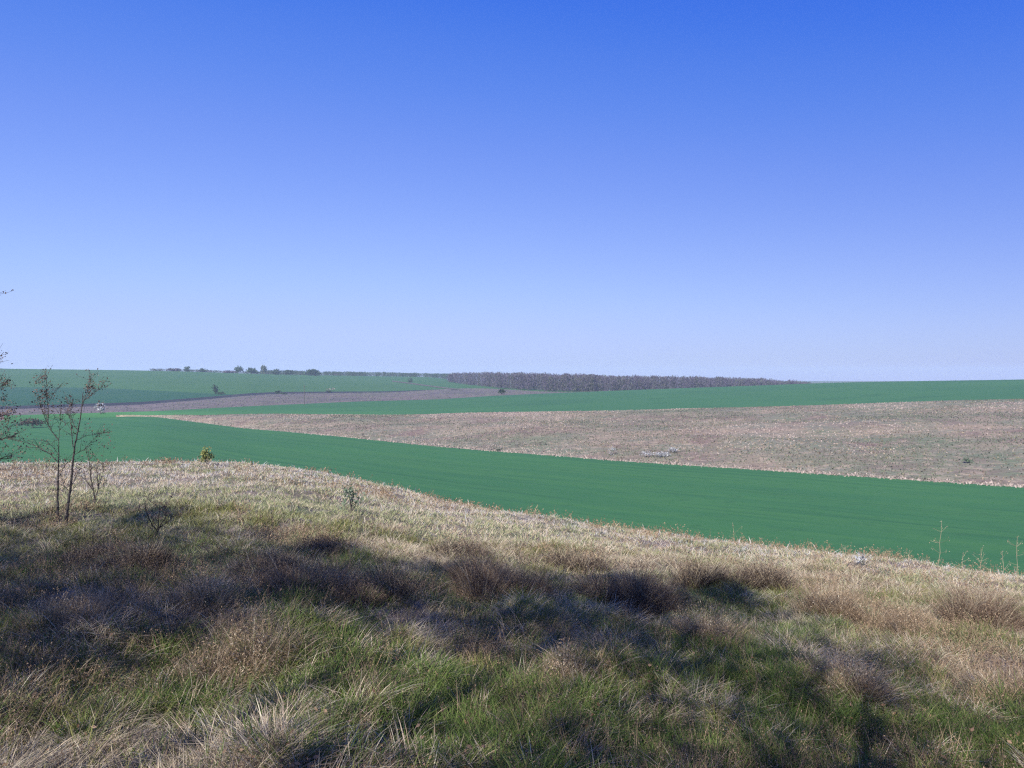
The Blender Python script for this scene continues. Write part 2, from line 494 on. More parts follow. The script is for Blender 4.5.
bank_Q = patch('bank', BP, NP, 10, M_thatch, 'dry grass bank dropping from the brow to the valley crop', 'bank')
field_Q = patch('valley_field', NP, EP, 40, M_wheat, 'smooth deep green crop field across the valley floor', 'crop field', bulge=-.6, noise=.25, nscale=40)
lenEH = np.linalg.norm(HP - EP, axis=1)
fr = np.clip(1.0 / np.maximum(lenEH, .01), 0, .25)[:, None]
E2P = EP * (1 - fr) + HP * fr
patch('field_verge', EP, E2P, 2, M_verge, 'thin pale grass margin between valley crop and dry hillside', 'verge')
hill_Q = patch('dry_hillside', E2P, HP, 36, M_dry, 'brown dry grass hillside rising beyond the valley crop', 'hillside', bulge=1.2, noise=1.3, nscale=26, seed=3)
upper_Q = patch('upper_field', HP, UP, 30, M_wheat_upper, 'green crop field on the rise above the dry hillside', 'crop field', bulge=2.0, noise=.3, nscale=60)
strip_Q = patch('fallow_strip', UP, TP, 22, M_fallow, 'mauve brown uncropped strip running left below the pale fields', 'fallow land', bulge=.3, noise=.5, nscale=30)
patch('field_ditch', TP, T2P, 3, M_ditch, 'narrow dark furrow line along the top of the brown strip', 'ditch', bulge=-.3)
patch('dark_field', T2P, DP, 14, M_wheat_dark, 'darker green wedge of crop at far left', 'crop field')
far_Q = patch('far_field', DP, ZP, 24, M_wheat_far, 'paler green crop field reaching the tree line at far left', 'crop field', bulge=1.2)
patch('distant_land', ZP, FP, 12, M_far, 'low land hidden beyond the skyline', 'land')

V_all = np.concatenate(ALL_V); F_all = np.concatenate(ALL_F)
bvh = BVHTree.FromPolygons([tuple(v) for v in V_all], [tuple(f) for f in F_all])
def hit(px, py):
    d = ray(px, py).normalized()
    loc, nrm, idx, dist = bvh.ray_cast(Vector((0, 0, EYE)), d)
    return loc
def ground_at(x, y):
    loc, n_, i_, d_ = bvh.ray_cast(Vector((x, y, 200)), Vector((0, 0, -1)))
    return loc

# far wooded hill on the left skyline
hx = np.linspace(-2200, -700, 90)
ridge = 14.5 * np.exp(-((hx + 1085) / 130) ** 2) + 6 * np.exp(-((hx + 1600) / 250) ** 2) + 2.0 * (fbm(hx, hx * 0, 60, 2) - .5)
Gh = np.zeros((9, 90, 3))
for i, (dy, k) in enumerate([(-420, -.9), (-300, -.3), (-190, .25), (-90, .7), (0, 1), (90, .7), (190, .25), (300, -.3), (420, -.9)]):
    Gh[i, :, 0] = hx; Gh[i, :, 1] = 1500 + dy * .6
    Gh[i, :, 2] = np.where(k > 0, ridge * k, k * 30) + (EYE if k > 0 else 0)
grid_obj('far_hill', Gh, M_hill, 'faint blue wooded rise on the skyline at far left', 'hill')

# ------------------------------------------------------------------ haze
def haze_box(x0, x1, y0, y1, z0, z1):
    v = [(x, y, z) for x in (x0, x1) for y in (y0, y1) for z in (z0, z1)]
    f = [(0, 1, 3, 2), (4, 6, 7, 5), (0, 4, 5, 1), (2, 3, 7, 6), (0, 2, 6, 4), (1, 5, 7, 3)]
    me = bpy.data.meshes.new('haze')
    me.from_pydata(v, [], f); me.update()
    m = bpy.data.materials.new('pale_haze'); m.use_nodes = True
    n, l = m.node_tree.nodes, m.node_tree.links
    n.remove(n['Principled BSDF'])
    pv = n.new('ShaderNodeVolumePrincipled')
    pv.inputs['Color'].default_value = (*HAZE_COLOR, 1)
    pv.inputs['Density'].default_value = HAZE_DENSITY
    pv.inputs['Anisotropy'].default_value = 0.0
    l.new(pv.outputs[0], n['Material Output'].inputs['Volume'])
    me.materials.append(m)
    o = np_obj('haze', me)
    return tag(o, 'thin blue spring haze over the fields', 'haze', None, 'stuff')
haze_box(-3700, 3700, -60, 3100, -38, 18)

# ------------------------------------------------------------------ foreground grass
def scatter_near(n, ymin, ymax, power, margin=220):
    """roots on the near slope, denser close by; spread beyond both sides of the view"""
    u = rng.uniform(0, 1, n)
    a = 1 - power
    Y = ymin * (ymax / ymin) ** u if abs(a) < 1e-6 else (ymin ** a + u * (ymax ** a - ymin ** a)) ** (1 / a)
    px = rng.uniform(-margin, 1024 + margin, n)
    Yb = np.interp(px, PX, B[1])
    ok = Y < Yb
    px, Y = px[ok], Y[ok]
    x = (px - 512) / F * Y
    return x, Y, near_h(x, Y)

def dry_map(x, y):
    """0 = lush, 1 = dry"""
    d = .5 + (fbm(x, y, 2.2, 21) - .5) * .50 + (fbm(x, y, .7, 22) - .5) * .95
    far = np.clip((y - 9) / 9, 0, 1)
    green_belt = np.exp(-((y - 13.5) / 3.5) ** 2) * np.clip((2 - x) / 7, 0, 1)
    lush = np.exp(-((y - 4.2) / 1.9) ** 2)
    mid = np.exp(-((y - 7.6) / 1.7) ** 2)
    return d + .30 * far - .40 * green_belt - .10 * lush + .02 * mid + .02

def to3(x, y, z): return np.stack([x, y, z], 1)

def clumps(n, ymin, ymax, power, per, spread, accept):
    """clump centres first, then blades round each centre, leaning outward"""
    x, y, z = scatter_near(n, ymin, ymax, power)
    p = accept(x, y)
    ok = rng.uniform(0, 1, len(x)) < p
    x, y = x[ok], y[ok]
    k = rng.poisson(per, len(x)) + 2
    idx = np.repeat(np.arange(len(x)), k)
    sp = spread * rng.uniform(.6, 1.5, len(x))[idx]
    ang = rng.uniform(0, 2 * math.pi, len(idx)); rad = sp * np.sqrt(rng.uniform(0, 1, len(idx)))
    bx, by = x[idx] + np.cos(ang) * rad, y[idx] + np.sin(ang) * rad
    return bx, by, ang, rad / np.maximum(sp, 1e-4), rng.uniform(.65, 1.35, len(x))[idx]

def sig(v): return 1 / (1 + np.exp(-v))

# lush green blades -----------------------------------------------------------
A1 = Acc(); A3 = Acc(); A5 = Acc()
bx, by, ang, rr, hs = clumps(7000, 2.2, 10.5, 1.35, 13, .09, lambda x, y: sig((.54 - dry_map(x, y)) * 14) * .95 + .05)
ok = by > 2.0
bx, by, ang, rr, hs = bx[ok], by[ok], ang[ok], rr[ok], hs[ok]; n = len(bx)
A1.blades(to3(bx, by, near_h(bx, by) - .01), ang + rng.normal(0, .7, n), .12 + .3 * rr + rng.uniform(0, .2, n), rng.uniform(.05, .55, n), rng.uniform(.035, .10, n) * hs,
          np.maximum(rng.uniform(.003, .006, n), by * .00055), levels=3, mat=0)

def weeds(x, y, z, H, az, lean, flecks, wmul=1.0, mat=0, acc=A5):
    n = len(x)
    P = to3(x, y, z)
    dr = rng.uniform(0, .35, n)
    acc.blades(P, az, lean, dr, H, np.maximum(.0028, y * .00032) * wmul, levels=3, keep=.5, mat=mat)
    k = flecks
    s = rng.uniform(.35, 1.02, (n, k))
    off = H[:, None] * (lean[:, None] * s + dr[:, None] * s * s)
    zz = z[:, None] + H[:, None] * (s - .45 * dr[:, None] * s * s)
    jr = .09 * H[:, None] * (1.25 - s)
    fx = x[:, None] + np.cos(az)[:, None] * off + rng.normal(0, 1, (n, k)) * jr
    fy = y[:, None] + np.sin(az)[:, None] * off + rng.normal(0, 1, (n, k)) * jr
    sz = np.repeat(np.maximum(.008, y * .0014), k) * rng.uniform(.6, 1.8, n * k)
    acc.leaves(np.stack([fx.ravel(), fy.ravel(), zz.ravel()], 1), sz, up=1.2, aspect=.42, mat=mat)

# tussocks: each one kind of plant, domed, its blades spilling outward
tx, ty, tz = scatter_near(10500, 2.5, 13, 1.25)
kind_n = dry_map(tx, ty) + rng.normal(0, .19, len(tx))
wn_ = fbm(tx, ty, 1.4, 31) + rng.normal(0, .06, len(tx))
kinds = np.where(kind_n < .43, 0, np.where(kind_n < .53, 1, np.where(kind_n < .68, 2, 3)))
kinds = np.where((wn_ > .60) & (rng.uniform(0, 1, len(tx)) < .6), 4, kinds)
kinds = np.where((rng.uniform(0, 1, len(tx)) < .12), 5, kinds)
kinds = np.where((ty > 9.5) & (kinds < 1), 1, kinds)
for kk in range(6):
    m_ = kinds == kk
    cx_, cy_ = tx[m_], ty[m_]
    k = rng.poisson([62, 60, 80, 76, 24, 24][kk], m_.sum())
    idx = np.repeat(np.arange(m_.sum()), k)
    R_ = (rng.uniform(.05, .17, m_.sum()) * (1 + .05 * cy_))[idx]
    Ht = rng.uniform(.6, 1.9, m_.sum())[idx]
    dirn = rng.uniform(-1.2, 2.6, m_.sum())[idx]                      # a common lie of each tussock
    ang = rng.uniform(0, 6.28, len(idx)); rad = np.sqrt(rng.uniform(0, 1, len(idx)))
    x_ = cx_[idx] + np.cos(ang) * rad * R_; y_ = cy_[idx] + np.sin(ang) * rad * R_
    ok = y_ > 2.1
    x_, y_, ang, rad, Ht, dirn = x_[ok], y_[ok], ang[ok], rad[ok], Ht[ok], dirn[ok]
    n = len(x_)
    z_ = near_h(x_, y_) - .01
    az = np.where(rng.uniform(0, 1, n) < .75, ang + rng.normal(0, .6, n), dirn)
    dome = 1 - .35 * rad ** 2
    if kk <= 1:
        A1.blades(to3(x_, y_, z_), az, .10 + .45 * rad, rng.uniform(.05, .7, n), rng.uniform(.06, .15, n) * Ht * dome, np.maximum(rng.uniform(.0028, .006, n), y_ * .0005), levels=3, mat=kk)
    elif kk <= 3:
        A3.blades(to3(x_, y_, z_), az, .15 + .5 * rad, rng.uniform(.3, 1.3, n), rng.uniform(.06, .16, n) * Ht * dome, np.maximum(rng.uniform(.002, .0045, n), y_ * .00045), levels=4, mat=kk - 2)
    else:
        weeds(x_, y_, z_, rng.uniform(.08, .20, n) * Ht * dome, az, .08 + .4 * rad, 6, 1.0, kk - 4)
tag(A1.build('green_grass', [M_green, M_greeny]), 'fresh green grass tufts in the shaded near slope', 'grass', None, 'stuff')

# short pale green turf in the sunlit middle ----------------------------------
A2 = Acc()
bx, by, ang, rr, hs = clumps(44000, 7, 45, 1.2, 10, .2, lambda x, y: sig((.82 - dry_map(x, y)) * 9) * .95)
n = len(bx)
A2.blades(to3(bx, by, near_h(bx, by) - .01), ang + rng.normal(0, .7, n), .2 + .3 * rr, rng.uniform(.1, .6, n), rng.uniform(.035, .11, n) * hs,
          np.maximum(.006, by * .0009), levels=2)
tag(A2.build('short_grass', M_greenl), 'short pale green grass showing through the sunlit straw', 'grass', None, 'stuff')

# straw: drooping dead blades between the tussocks -------------------------------
bx, by, ang, rr, hs = clumps(5200, 2.2, 14, 1.35, 11, .10, lambda x, y: sig((dry_map(x, y) - .50) * 12) * .9 + .06)
n = len(bx)
A3.blades(to3(bx, by, near_h(bx, by) - .01), ang + rng.normal(0, .9, n), .2 + .35 * rr + rng.uniform(0, .25, n), rng.uniform(.2, 1.2, n), rng.uniform(.04, .12, n) * hs,
          np.maximum(rng.uniform(.002, .0045, n), by * .0005), levels=4, mat=0)
bx, by, ang, rr, hs = clumps(16000, 10, 45.5, 1.15, 12, .26, lambda x, y: sig((dry_map(x, y) - .5) * 9) * .95 + .1)
ok = by < np.interp(np.clip(512 + F * bx / by, PX[0], PX[-1]), PX, B[1]) + .2
bx, by, ang, rr, hs = bx[ok], by[ok], ang[ok], rr[ok], hs[ok]
n = len(bx)
A3.blades(to3(bx, by, near_h(bx, by) - .02), ang + rng.normal(0, .8, n), .2 + .35 * rr + rng.uniform(0, .25, n), rng.uniform(.1, .9, n), rng.uniform(.04, .15, n) * hs,
          np.maximum(.005, by * .0006), levels=3)
tag(A3.build('dry_grass', [M_straw, M_strawgrey]), 'long dead straw lying and drooping over the near slope', 'dry grass', None, 'stuff')

# bleached straw on the brow and bank -----------------------------------------
A4 = Acc()
bx, by, ang, rr, hs = clumps(10000, 14, 45.8, .9, 11, .3, lambda x, y: np.clip((y - 12) / 12, 0.1, 1) * sig((dry_map(x, y) - .55) * 7))
ok = by < np.interp(np.clip(512 + F * bx / by, PX[0], PX[-1]), PX, B[1]) + .3
bx, by, ang, rr, hs = bx[ok], by[ok], ang[ok], rr[ok], hs[ok]
n = len(bx)
A4.blades(to3(bx, by, near_h(bx, by) - .02), ang + rng.normal(0, .8, n), .15 + .35 * rr, rng.uniform(.1, .7, n), rng.uniform(.05, .16, n) * hs, np.maximum(.006, by * .0006), levels=2)
def quad_points(Q, n, g=rng):
    area = np.linalg.norm(np.cross(Q[:, 1] - Q[:, 0], Q[:, 3] - Q[:, 0]), axis=1) + np.linalg.norm(np.cross(Q[:, 1] - Q[:, 2], Q[:, 3] - Q[:, 2]), axis=1)
    i = g.choice(len(Q), n, p=area / area.sum())
    u, v = g.uniform(0, 1, (2, n, 1))
    q = Q[i]
    return (q[:, 0] * (1 - u) + q[:, 1] * u) * (1 - v) + (q[:, 3] * (1 - u) + q[:, 2] * u) * v
P = quad_points(bank_Q, 26000)
P = P[(P[:, 1] < 75)]
n = len(P)
A4.blades(P, rng.uniform(0, 6.28, n), rng.uniform(.2, .6, n), rng.uniform(.1, .7, n), rng.uniform(.2, .45, n), np.full(n, .05), levels=2)
tag(A4.build('bleached_grass', M_bleach), 'bleached straw on the sunlit brow and the bank behind it', 'dry grass', None, 'stuff')

# dry weeds: thin stems carrying brown seed heads -------------------------------
bx, by, ang, rr, hs = clumps(600, 2.6, 14, 1.0, 8, .16,
    lambda x, y: np.clip(sig((fbm(x, y, 1.5, 31) * .7 + fbm(x, y, 4, 32) * .3 - .56 + .1 * np.exp(-((y - 7.2) / 2.2) ** 2)) * 22), .02, 1))
n = len(bx)
weeds(bx, by, near_h(bx, by) - .01, rng.uniform(.10, .27, n) * hs, ang * .5 + rng.normal(.3, .9, n), .05 + .25 * rr + rng.uniform(0, .15, n), 11)
bx, by, ang, rr, hs = clumps(3400, 13, 45, .9, 6, .4, lambda x, y: sig((fbm(x, y, 3.0, 33) - .6) * 18))
ok = by < np.interp(np.clip(512 + F * bx / by, PX[0], PX[-1]), PX, B[1]) - 1
bx, by, ang, rr, hs = bx[ok], by[ok], ang[ok], rr[ok], hs[ok]
n = len(bx)
weeds(bx, by, near_h(bx, by) - .01, rng.uniform(.15, .36, n) * hs, rng.uniform(0, 6.28, n), .1 + .3 * rr, 7, .8)
tag(A5.build('dry_weeds', [M_weed, M_weeddark]), 'brown dead weeds with seed heads standing through the near grass', 'weeds', None, 'stuff')

# leaf litter close to the viewer
A6 = Acc()
x, y, z = scatter_near(16000, 2.3, 8, 1.6)
ok = rng.uniform(0, 1, len(x)) < sig((fbm(x, y, 1.1, 41) - .55) * 14) + .5 * (np.exp(-((y - 3.5) / .5) ** 2) * (x < -.4))
x, y, z = x[ok], y[ok], z[ok]
A6.leaves(to3(x, y, z + rng.uniform(.02, .13, len(x))), rng.uniform(.012, .034, len(x)), up=0, aspect=.55)
tag(A6.build('leaf_litter', M_litter), 'curled brown dead leaves caught low in the near grass', 'leaf litter', None, 'stuff')

# tussocks over the far dry hillside and the fallow strip
A7 = Acc()
P = quad_points(hill_Q, 170000)
dens = fbm(P[:, 0], P[:, 1], 24, 51) * .6 + fbm(P[:, 0], P[:, 1], 5, 52) * .4
P = P[rng.uniform(0, 1, len(P)) < sig((dens - .47) * 12) * .9 + .1]
n = len(P)
ex_ = np.interp(P[:, 0] / P[:, 1], (PX - 512) / F, EP[:, 1])          # how far up the slope from the crop's edge
tone = fbm(P[:, 0], P[:, 1], 30, 53) + rng.normal(0, .10, n)
tone = tone + .16 * np.exp(-((P[:, 1] - ex_) / 16) ** 2) * np.exp(-((P[:, 0] + 18) / 26) ** 2)   # pale worn foot of the slope
tone = tone - .12 * np.exp(-((P[:, 1] - ex_ - 45) / 26) ** 2) * np.exp(-((P[:, 0] + 30) / 30) ** 2)
for k_, sel in enumerate((tone < .46, (tone >= .46) & (tone < .58), tone >= .58)):
    Q_ = P[sel]; n = len(Q_)
    A7.blades(Q_ - [0, 0, .05], rng.uniform(0, 6.28, n), rng.uniform(0, .7, n), rng.uniform(0, .5, n), rng.uniform(.12, .42, n), rng.uniform(.10, .42, n), levels=2, keep=.7, mat=k_)
# straw and scrub spilling over the field margin
i_ = rng.integers(0, len(PX) - 1, 6000); t_ = rng.uniform(0, 1, (6000, 1))
P = EP[i_] * (1 - t_) + EP[i_ + 1] * t_
P = P[np.interp(P[:, 0] / P[:, 1] * F + 512, PX, lenEH) > 3]
n = len(P)
P = P + np.stack([rng.normal(0, .7, n), rng.normal(.5, .9, n), np.zeros(n)], 1)
gz = [ground_at(p[0], p[1]) for p in P]
P = np.array([(p[0], p[1], g_.z) for p, g_ in zip(P, gz) if g_ is not None]); n = len(P)
A7.blades(P, rng.uniform(0, 6.28, n), rng.uniform(0, .6, n), rng.uniform(0, .5, n), rng.uniform(.15, .5, n), rng.uniform(.1, .4, n), levels=2, keep=.7, mat=2)
P = quad_points(strip_Q, 16000); n = len(P)
A7.blades(P - [0, 0, .05], rng.uniform(0, 6.28, n), rng.uniform(0, .6, n), rng.uniform(0, .5, n), rng.uniform(.2, .6, n), rng.uniform(.25, .7, n), levels=2, keep=.7)
tag(A7.build('dry_tussocks', [M_tusdark, M_tus, M_tuspale]), 'countless dead grass tussocks over the far hillside and brown strip', 'dry grass', None, 'stuff')

# ------------------------------------------------------------------ dead bramble mounds and weed clumps in the near slope
def mound(px, py, wpx, hpx, mat, name, label, cat, group, density=1.0, blades=True, straw=0.25):
    """leafless twiggy mound; py is its foot"""
    c = hit(px, py)
    s = c.y / F
    rx, h = wpx * s * .5, hpx * s * 1.1
    ry = min(rx, .9) * .8 + .12
    c = ground_at(c.x, c.y + ry * .6)
    a = Acc()
    nl = random.randint(5, 8)
    for q in range(nl):
        an0 = random.uniform(0, 6.28); r0 = math.sqrt(random.random()) * .75
        lx, ly = c.x + math.cos(an0) * r0 * rx, c.y + math.sin(an0) * r0 * ry
        lr = rx * random.uniform(.28, .5); lh = h * random.uniform(.5, 1.15) * (1 - .35 * r0)
        n = int(430 * density * min(2.4, max(.7, rx * h * 5)))
        ang = rng.uniform(0, 6.28, n); rad = np.sqrt(rng.uniform(0, 1, n))
        x = lx + np.cos(ang) * rad * lr; y = ly + np.sin(ang) * rad * min(lr, .45)
        z = near_h(x, y) - .02
        Hs = lh * np.sqrt(np.clip(1 - .6 * rad ** 2, .1, 1)) * rng.uniform(.45, 1.15, n)
        wd = max(.0026, c.y * .0004)
        a.blades(to3(x, y, z), ang + rng.normal(0, .9, n), .10 + .45 * rad, rng.uniform(.1, .8, n), Hs, np.full(n, wd), levels=3, keep=.5, mat=0)
        e = n // 5
        a.blades(to3(x[:e], y[:e], z[:e]), (ang + rng.normal(0, .9, n))[:e], .05 + .35 * rad[:e], rng.uniform(.1, .6, e), Hs[:e] * 1.25, np.full(e, wd * 1.2), levels=3, keep=.5, mat=2)
        m = int(n * 1.1)
        ang = rng.uniform(0, 6.28, m); rad = np.sqrt(rng.uniform(0, 1, m))
        x = lx + np.cos(ang) * rad * lr * 1.25; y = ly + np.sin(ang) * rad * min(lr, .45) * 1.25
        z = near_h(x, y) + lh * np.sqrt(np.clip(1 - .6 * rad ** 2, .08, 1)) * rng.uniform(.05, 1.15, m) ** .8
        half = m * 3 // 4
        P_ = to3(x, y, z); sz_ = np.maximum(.011, c.y * .0015) * rng.uniform(.6, 2.2, m)
        a.leaves(P_[:half], sz_[:half], up=.6, aspect=.24, mat=0)
        a.leaves(P_[half:], sz_[half:] * .9, up=.9, aspect=.3, mat=1)
    o = a.build(name, [mat, M_straw if mat is M_weed else M_weed, M_strawgrey])
    V = np.array([v.co for v in o.data.vertices])
    V -= np.array(c)
    o.data.vertices.foreach_set('co', V.astype(np.float32).ravel())
    o.location = c
    o.data.update()
    return tag(o, label, cat, group)

GM = 'dead bramble mounds on the near slope'
MOUNDS = [
    (762, 596, 78, 36, M_mauve, 'bramble_bush', 'dark purple brown leafless bush standing alone at the right end of the shade', 'bush'),
    (708, 592, 58, 42, M_mauve, 'bramble_bush', 'dark leafless bush just left of the darkest lone bush at the shade edge', 'bush'),
    (494, 606, 118, 52, M_russet, 'bramble_bush', 'broad rounded russet bramble mound in the centre of the near slope', 'bush'),
    (322, 606, 110, 52, M_russet, 'bramble_bush', 'russet bramble mound in the shade left of the central rounded mound', 'bush'),
    (398, 600, 80, 38, M_mauve, 'bramble_bush', 'low dark bramble between the two russet mounds', 'bush'),
    (250, 575, 92, 36, M_mauve, 'bramble_bush', 'low black brown bramble at the shade edge right of the leafless forked bush', 'bush'),
    (318, 556, 90, 30, M_mauve, 'bramble_bush', 'long low dark bramble along the edge of the shade above the russet mound', 'bush'),
    (125, 575, 78, 40, M_mauve, 'bramble_bush', 'dark bramble hump in the shade just right of the two saplings', 'bush'),
    (60, 572, 80, 34, M_mauve, 'bramble_bush', 'dark bramble below the twin saplings at the left', 'bush'),
    (640, 618, 96, 56, M_russet, 'bramble_bush', 'tall reddish dead weed thicket right of the central mound', 'bush'),
    (580, 575, 56, 34, M_mauve, 'bramble_bush', 'small dark bramble behind the central mound at the shade edge', 'bush'),
    (1004, 636, 84, 54, M_russet, 'bramble_bush', 'reddish brown sunlit bramble at the right edge', 'bush'),
    (905, 640, 84, 40, M_weed, 'weed_clump', 'sunlit tan weed clump left of the brown bramble at the right edge', 'weeds'),
    (834, 622, 70, 42, M_weed, 'weed_clump', 'sunlit pale tan weed clump right of the darkest lone bush', 'weeds'),
    (460, 560, 64, 22, M_mauve, 'bramble_bush', 'flat dark bramble on the shade edge behind the central mound', 'bush'),
    (170, 628, 100, 42, M_weed, 'weed_clump', 'grey tan dead weed clump in shade below the leafless forked bush', 'weeds'),
    (40, 640, 90, 56, M_weed, 'weed_clump', 'grey tan dead weed clump at the left edge in deep shade', 'weeds'),
    (720, 648, 70, 44, M_weed, 'weed_clump', 'tan weed clump below the darkest lone bush', 'weeds'),
    (560, 690, 60, 50, M_weed, 'weed_clump', 'dead weed clump in the green grass at lower centre', 'weeds'),
    (230, 700, 90, 52, M_weed, 'weed_clump', 'flattened dead weed clump in the grass at lower left', 'weeds'),
    (860, 705, 100, 56, M_weed, 'weed_clump', 'tan dead weed clump in the green grass at lower right', 'weeds'),
]
for t_ in MOUNDS:
    mound(*t_[:5], t_[5], t_[6], t_[7], GM if t_[7] == 'bush' else 'dead weed clumps in the near grass')

# ------------------------------------------------------------------ saplings
def wig(p, q, n, amp):
    p, q = Vector(p), Vector(q)
    out = []
    for i in range(n + 1):
        t = i / n
        j = amp * math.sin(math.pi * t)
        out.append(p.lerp(q, t) + Vector((random.uniform(-1, 1), random.uniform(-1, 1), random.uniform(-.6, .6))) * j)
    return out

def path(pts_px, Y, dy=0.0):
    n = len(pts_px)
    return [pix(a, b, Y + dy * i / max(1, n - 1)) for i, (a, b) in enumerate(pts_px)]

def sapling(name, label, cat, Y, trunk, r0, limbs, leaf_spots, twig_len, ltag='withered_leaf_cluster', n_twigs=10, group=None, leaf_mat=None):
    base = hit(*trunk[0])
    if Y is None: Y = base.y
    base = pix(trunk[0][0], trunk[0][1], Y)
    g = ground_at(base.x, base.y)
    root = empty(name, g, label, cat, group)
    tp = path(trunk, Y, .15)
    tp[0] = Vector((tp[0].x, tp[0].y, g.z - .05))
    a = Acc()
    dense = []
    for i in range(len(tp) - 1):
        seg = wig(tp[i], tp[i + 1], 4, .008)
        dense += seg if i == 0 else seg[1:]
    rad = [r0 * (1 - .8 * i / (len(dense) - 1)) for i in range(len(dense))]
    a.tube(dense, rad, 7)
    a.build('trunk', M_bark, root, True)
    tips = []
    for lb in limbs:
        b = Acc()
        lp = path(lb, Y, random.uniform(-.35, .35))
        d2 = []
        for i in range(len(lp) - 1):
            seg = wig(lp[i], lp[i + 1], 3, .012)
            d2 += seg if i == 0 else seg[1:]
        L = (lp[-1] - lp[0]).length
        r1 = r0 * .12 + .0055 * L
        b.tube(d2, [r1 * (1 - .8 * i / (len(d2) - 1)) for i in range(len(d2))], 5)
        for k in range(max(3, int(n_twigs * 3.2 * L))):
            t = random.uniform(.2, 1)
            p = d2[min(len(d2) - 1, int(t * (len(d2) - 1)))]
            dr = (d2[-1] - d2[0]).normalized() * .5 + Vector((random.gauss(0, .6), random.gauss(0, .6), random.uniform(-.1, .8)))
            q = p + dr.normalized() * twig_len * random.uniform(.4, 1.2)
            w = wig(p, q, 3, .015)
            b.tube(w, [.0032, .0026, .002, .0014], 3)
            tips.append(q); tips.append(w[2])
        b.build('branch', M_bark, root, True)
    lf = Acc()
    pts = []
    for (sx, sy, sr, k) in leaf_spots:
        c = pix(sx, sy, Y)
        r = sr * Y / F
        k = int(k * 4.0)
        pts += [(c.x + random.gauss(0, r * .6), c.y + random.gauss(0, r * .6), c.z + random.gauss(0, r * .8)) for _ in range(k)]
    for q in tips:
        for _ in range(3):
            if random.random() < .5: pts.append((q.x + random.gauss(0, .02), q.y + random.gauss(0, .02), q.z + random.gauss(0, .02)))
    if pts:
        lf.leaves(np.array(pts), rng.uniform(.014, .040, len(pts)), up=-.6, aspect=.55)
        lf.build('foliage', leaf_mat or M_dead, root)
    return root

YS = hit(60, 521).y
sapling('sapling', 'thin dark straight sapling whose stem kinks left, with withered leaves clinging near its top', 'sapling', YS,
        [(57.5, 522), (58, 490), (58.6, 460), (58.8, 440)], .020,
        [[(58.8, 440), (53, 433), (48, 425), (47, 399), (46, 380), (45, 369)], [(58.6, 442), (60, 425), (61, 412)], [(48, 424), (41, 408), (38, 395)],
         [(58.4, 462), (47, 452), (36, 446), (20, 441), (8, 438)], [(58.5, 455), (52, 446), (46, 440)], [(58, 478), (64, 468), (67, 458)], [(47, 405), (53, 394), (57, 386)]],
        [(38, 381, 5, 14), (44, 378, 4, 12), (38, 396, 6, 16), (41, 403, 5, 12), (55, 402, 6, 9), (45, 390, 3, 10), (30, 449, 12, 12), (49, 451, 6, 10), (20, 447, 10, 8)], .22)
sapling('sapling', 'thin dark sapling leaning right with a loose cluster of withered leaves at its tip', 'sapling', YS - .1,
        [(66, 523), (68, 505), (70, 492), (72.5, 466), (74.5, 447), (78, 431), (81.5, 408), (83, 392)], .023,
        [[(73, 447), (71.5, 430), (71, 410), (70.5, 398)], [(81, 412), (84, 400), (88, 388), (92, 376)], [(70, 492), (64, 486), (61, 478), (60, 468)], [(76, 440), (86, 436), (96, 434), (106, 432)],
         [(71, 486), (78, 474), (82, 462)], [(74, 455), (84, 450), (92, 441), (97, 436)], [(78, 431), (72, 420), (66, 412)], [(82, 402), (95, 392), (104, 385)]],
        [(86, 388, 4, 8), (92, 386, 4, 10), (89, 391, 3, 8), (70, 402, 5, 10), (105, 386, 3, 4), (104, 444, 7, 14), (90, 452, 4, 6), (84, 424, 5, 6), (71, 488, 5, 10), (100, 405, 3, 6), (73, 428, 4, 5)], .2)
sapling('sapling', 'tree at the left edge of which only thin leafy twigs reach into view', 'tree', YS - 1.2,
        [(-62, 541), (-60, 470), (-55, 400), (-48, 330)], .05,
        [[(-57, 430), (-30, 405), (-8, 392), (6, 384)], [(-50, 345), (-30, 318), (-16, 303), (-5, 294)], [(-59, 450), (-30, 445), (0, 440), (16, 436)],
         [(-56, 410), (-30, 380), (-10, 366), (4, 352)], [(-59, 470), (-30, 462), (-5, 460), (12, 458)], [(-57, 440), (-30, 425), (-4, 418), (10, 414)]],
        [(0, 380, 6, 16), (8, 384, 5, 10), (2, 398, 4, 12), (4, 412, 9, 40), (8, 417, 8, 30), (2, 424, 7, 22), (2, 441, 8, 14), (14, 452, 8, 10), (-20, 395, 15, 40)], .25)
sapling('sapling', 'small bare forked sapling in the sunlit grass just right of the twin saplings', 'sapling', None,
        [(95.5, 503), (94.5, 497)], .055,
        [[(95, 500), (92, 483), (89.5, 465), (88, 452)], [(95, 498), (99, 485), (103, 472), (104, 462)], [(93, 490), (87, 482), (84, 475)], [(98, 486), (97, 474), (96, 466)]],
        [(90, 455, 3, 6), (103, 470, 3, 4)], .3, n_twigs=6)
sapling('bush', 'small leafless forked bush at the edge of the shade right of the saplings', 'bush', None,
        [(157, 537), (157, 529)], .06,
        [[(157, 533), (151, 522), (146, 512), (144, 504)], [(157, 532), (158, 518), (160, 506)], [(157, 532), (164, 520), (168, 510)], [(156, 534), (148, 526), (141, 518)], [(157, 530), (170, 520), (174, 514)]],
        [(152, 512, 5, 6), (166, 512, 5, 6)], .2, n_twigs=6)

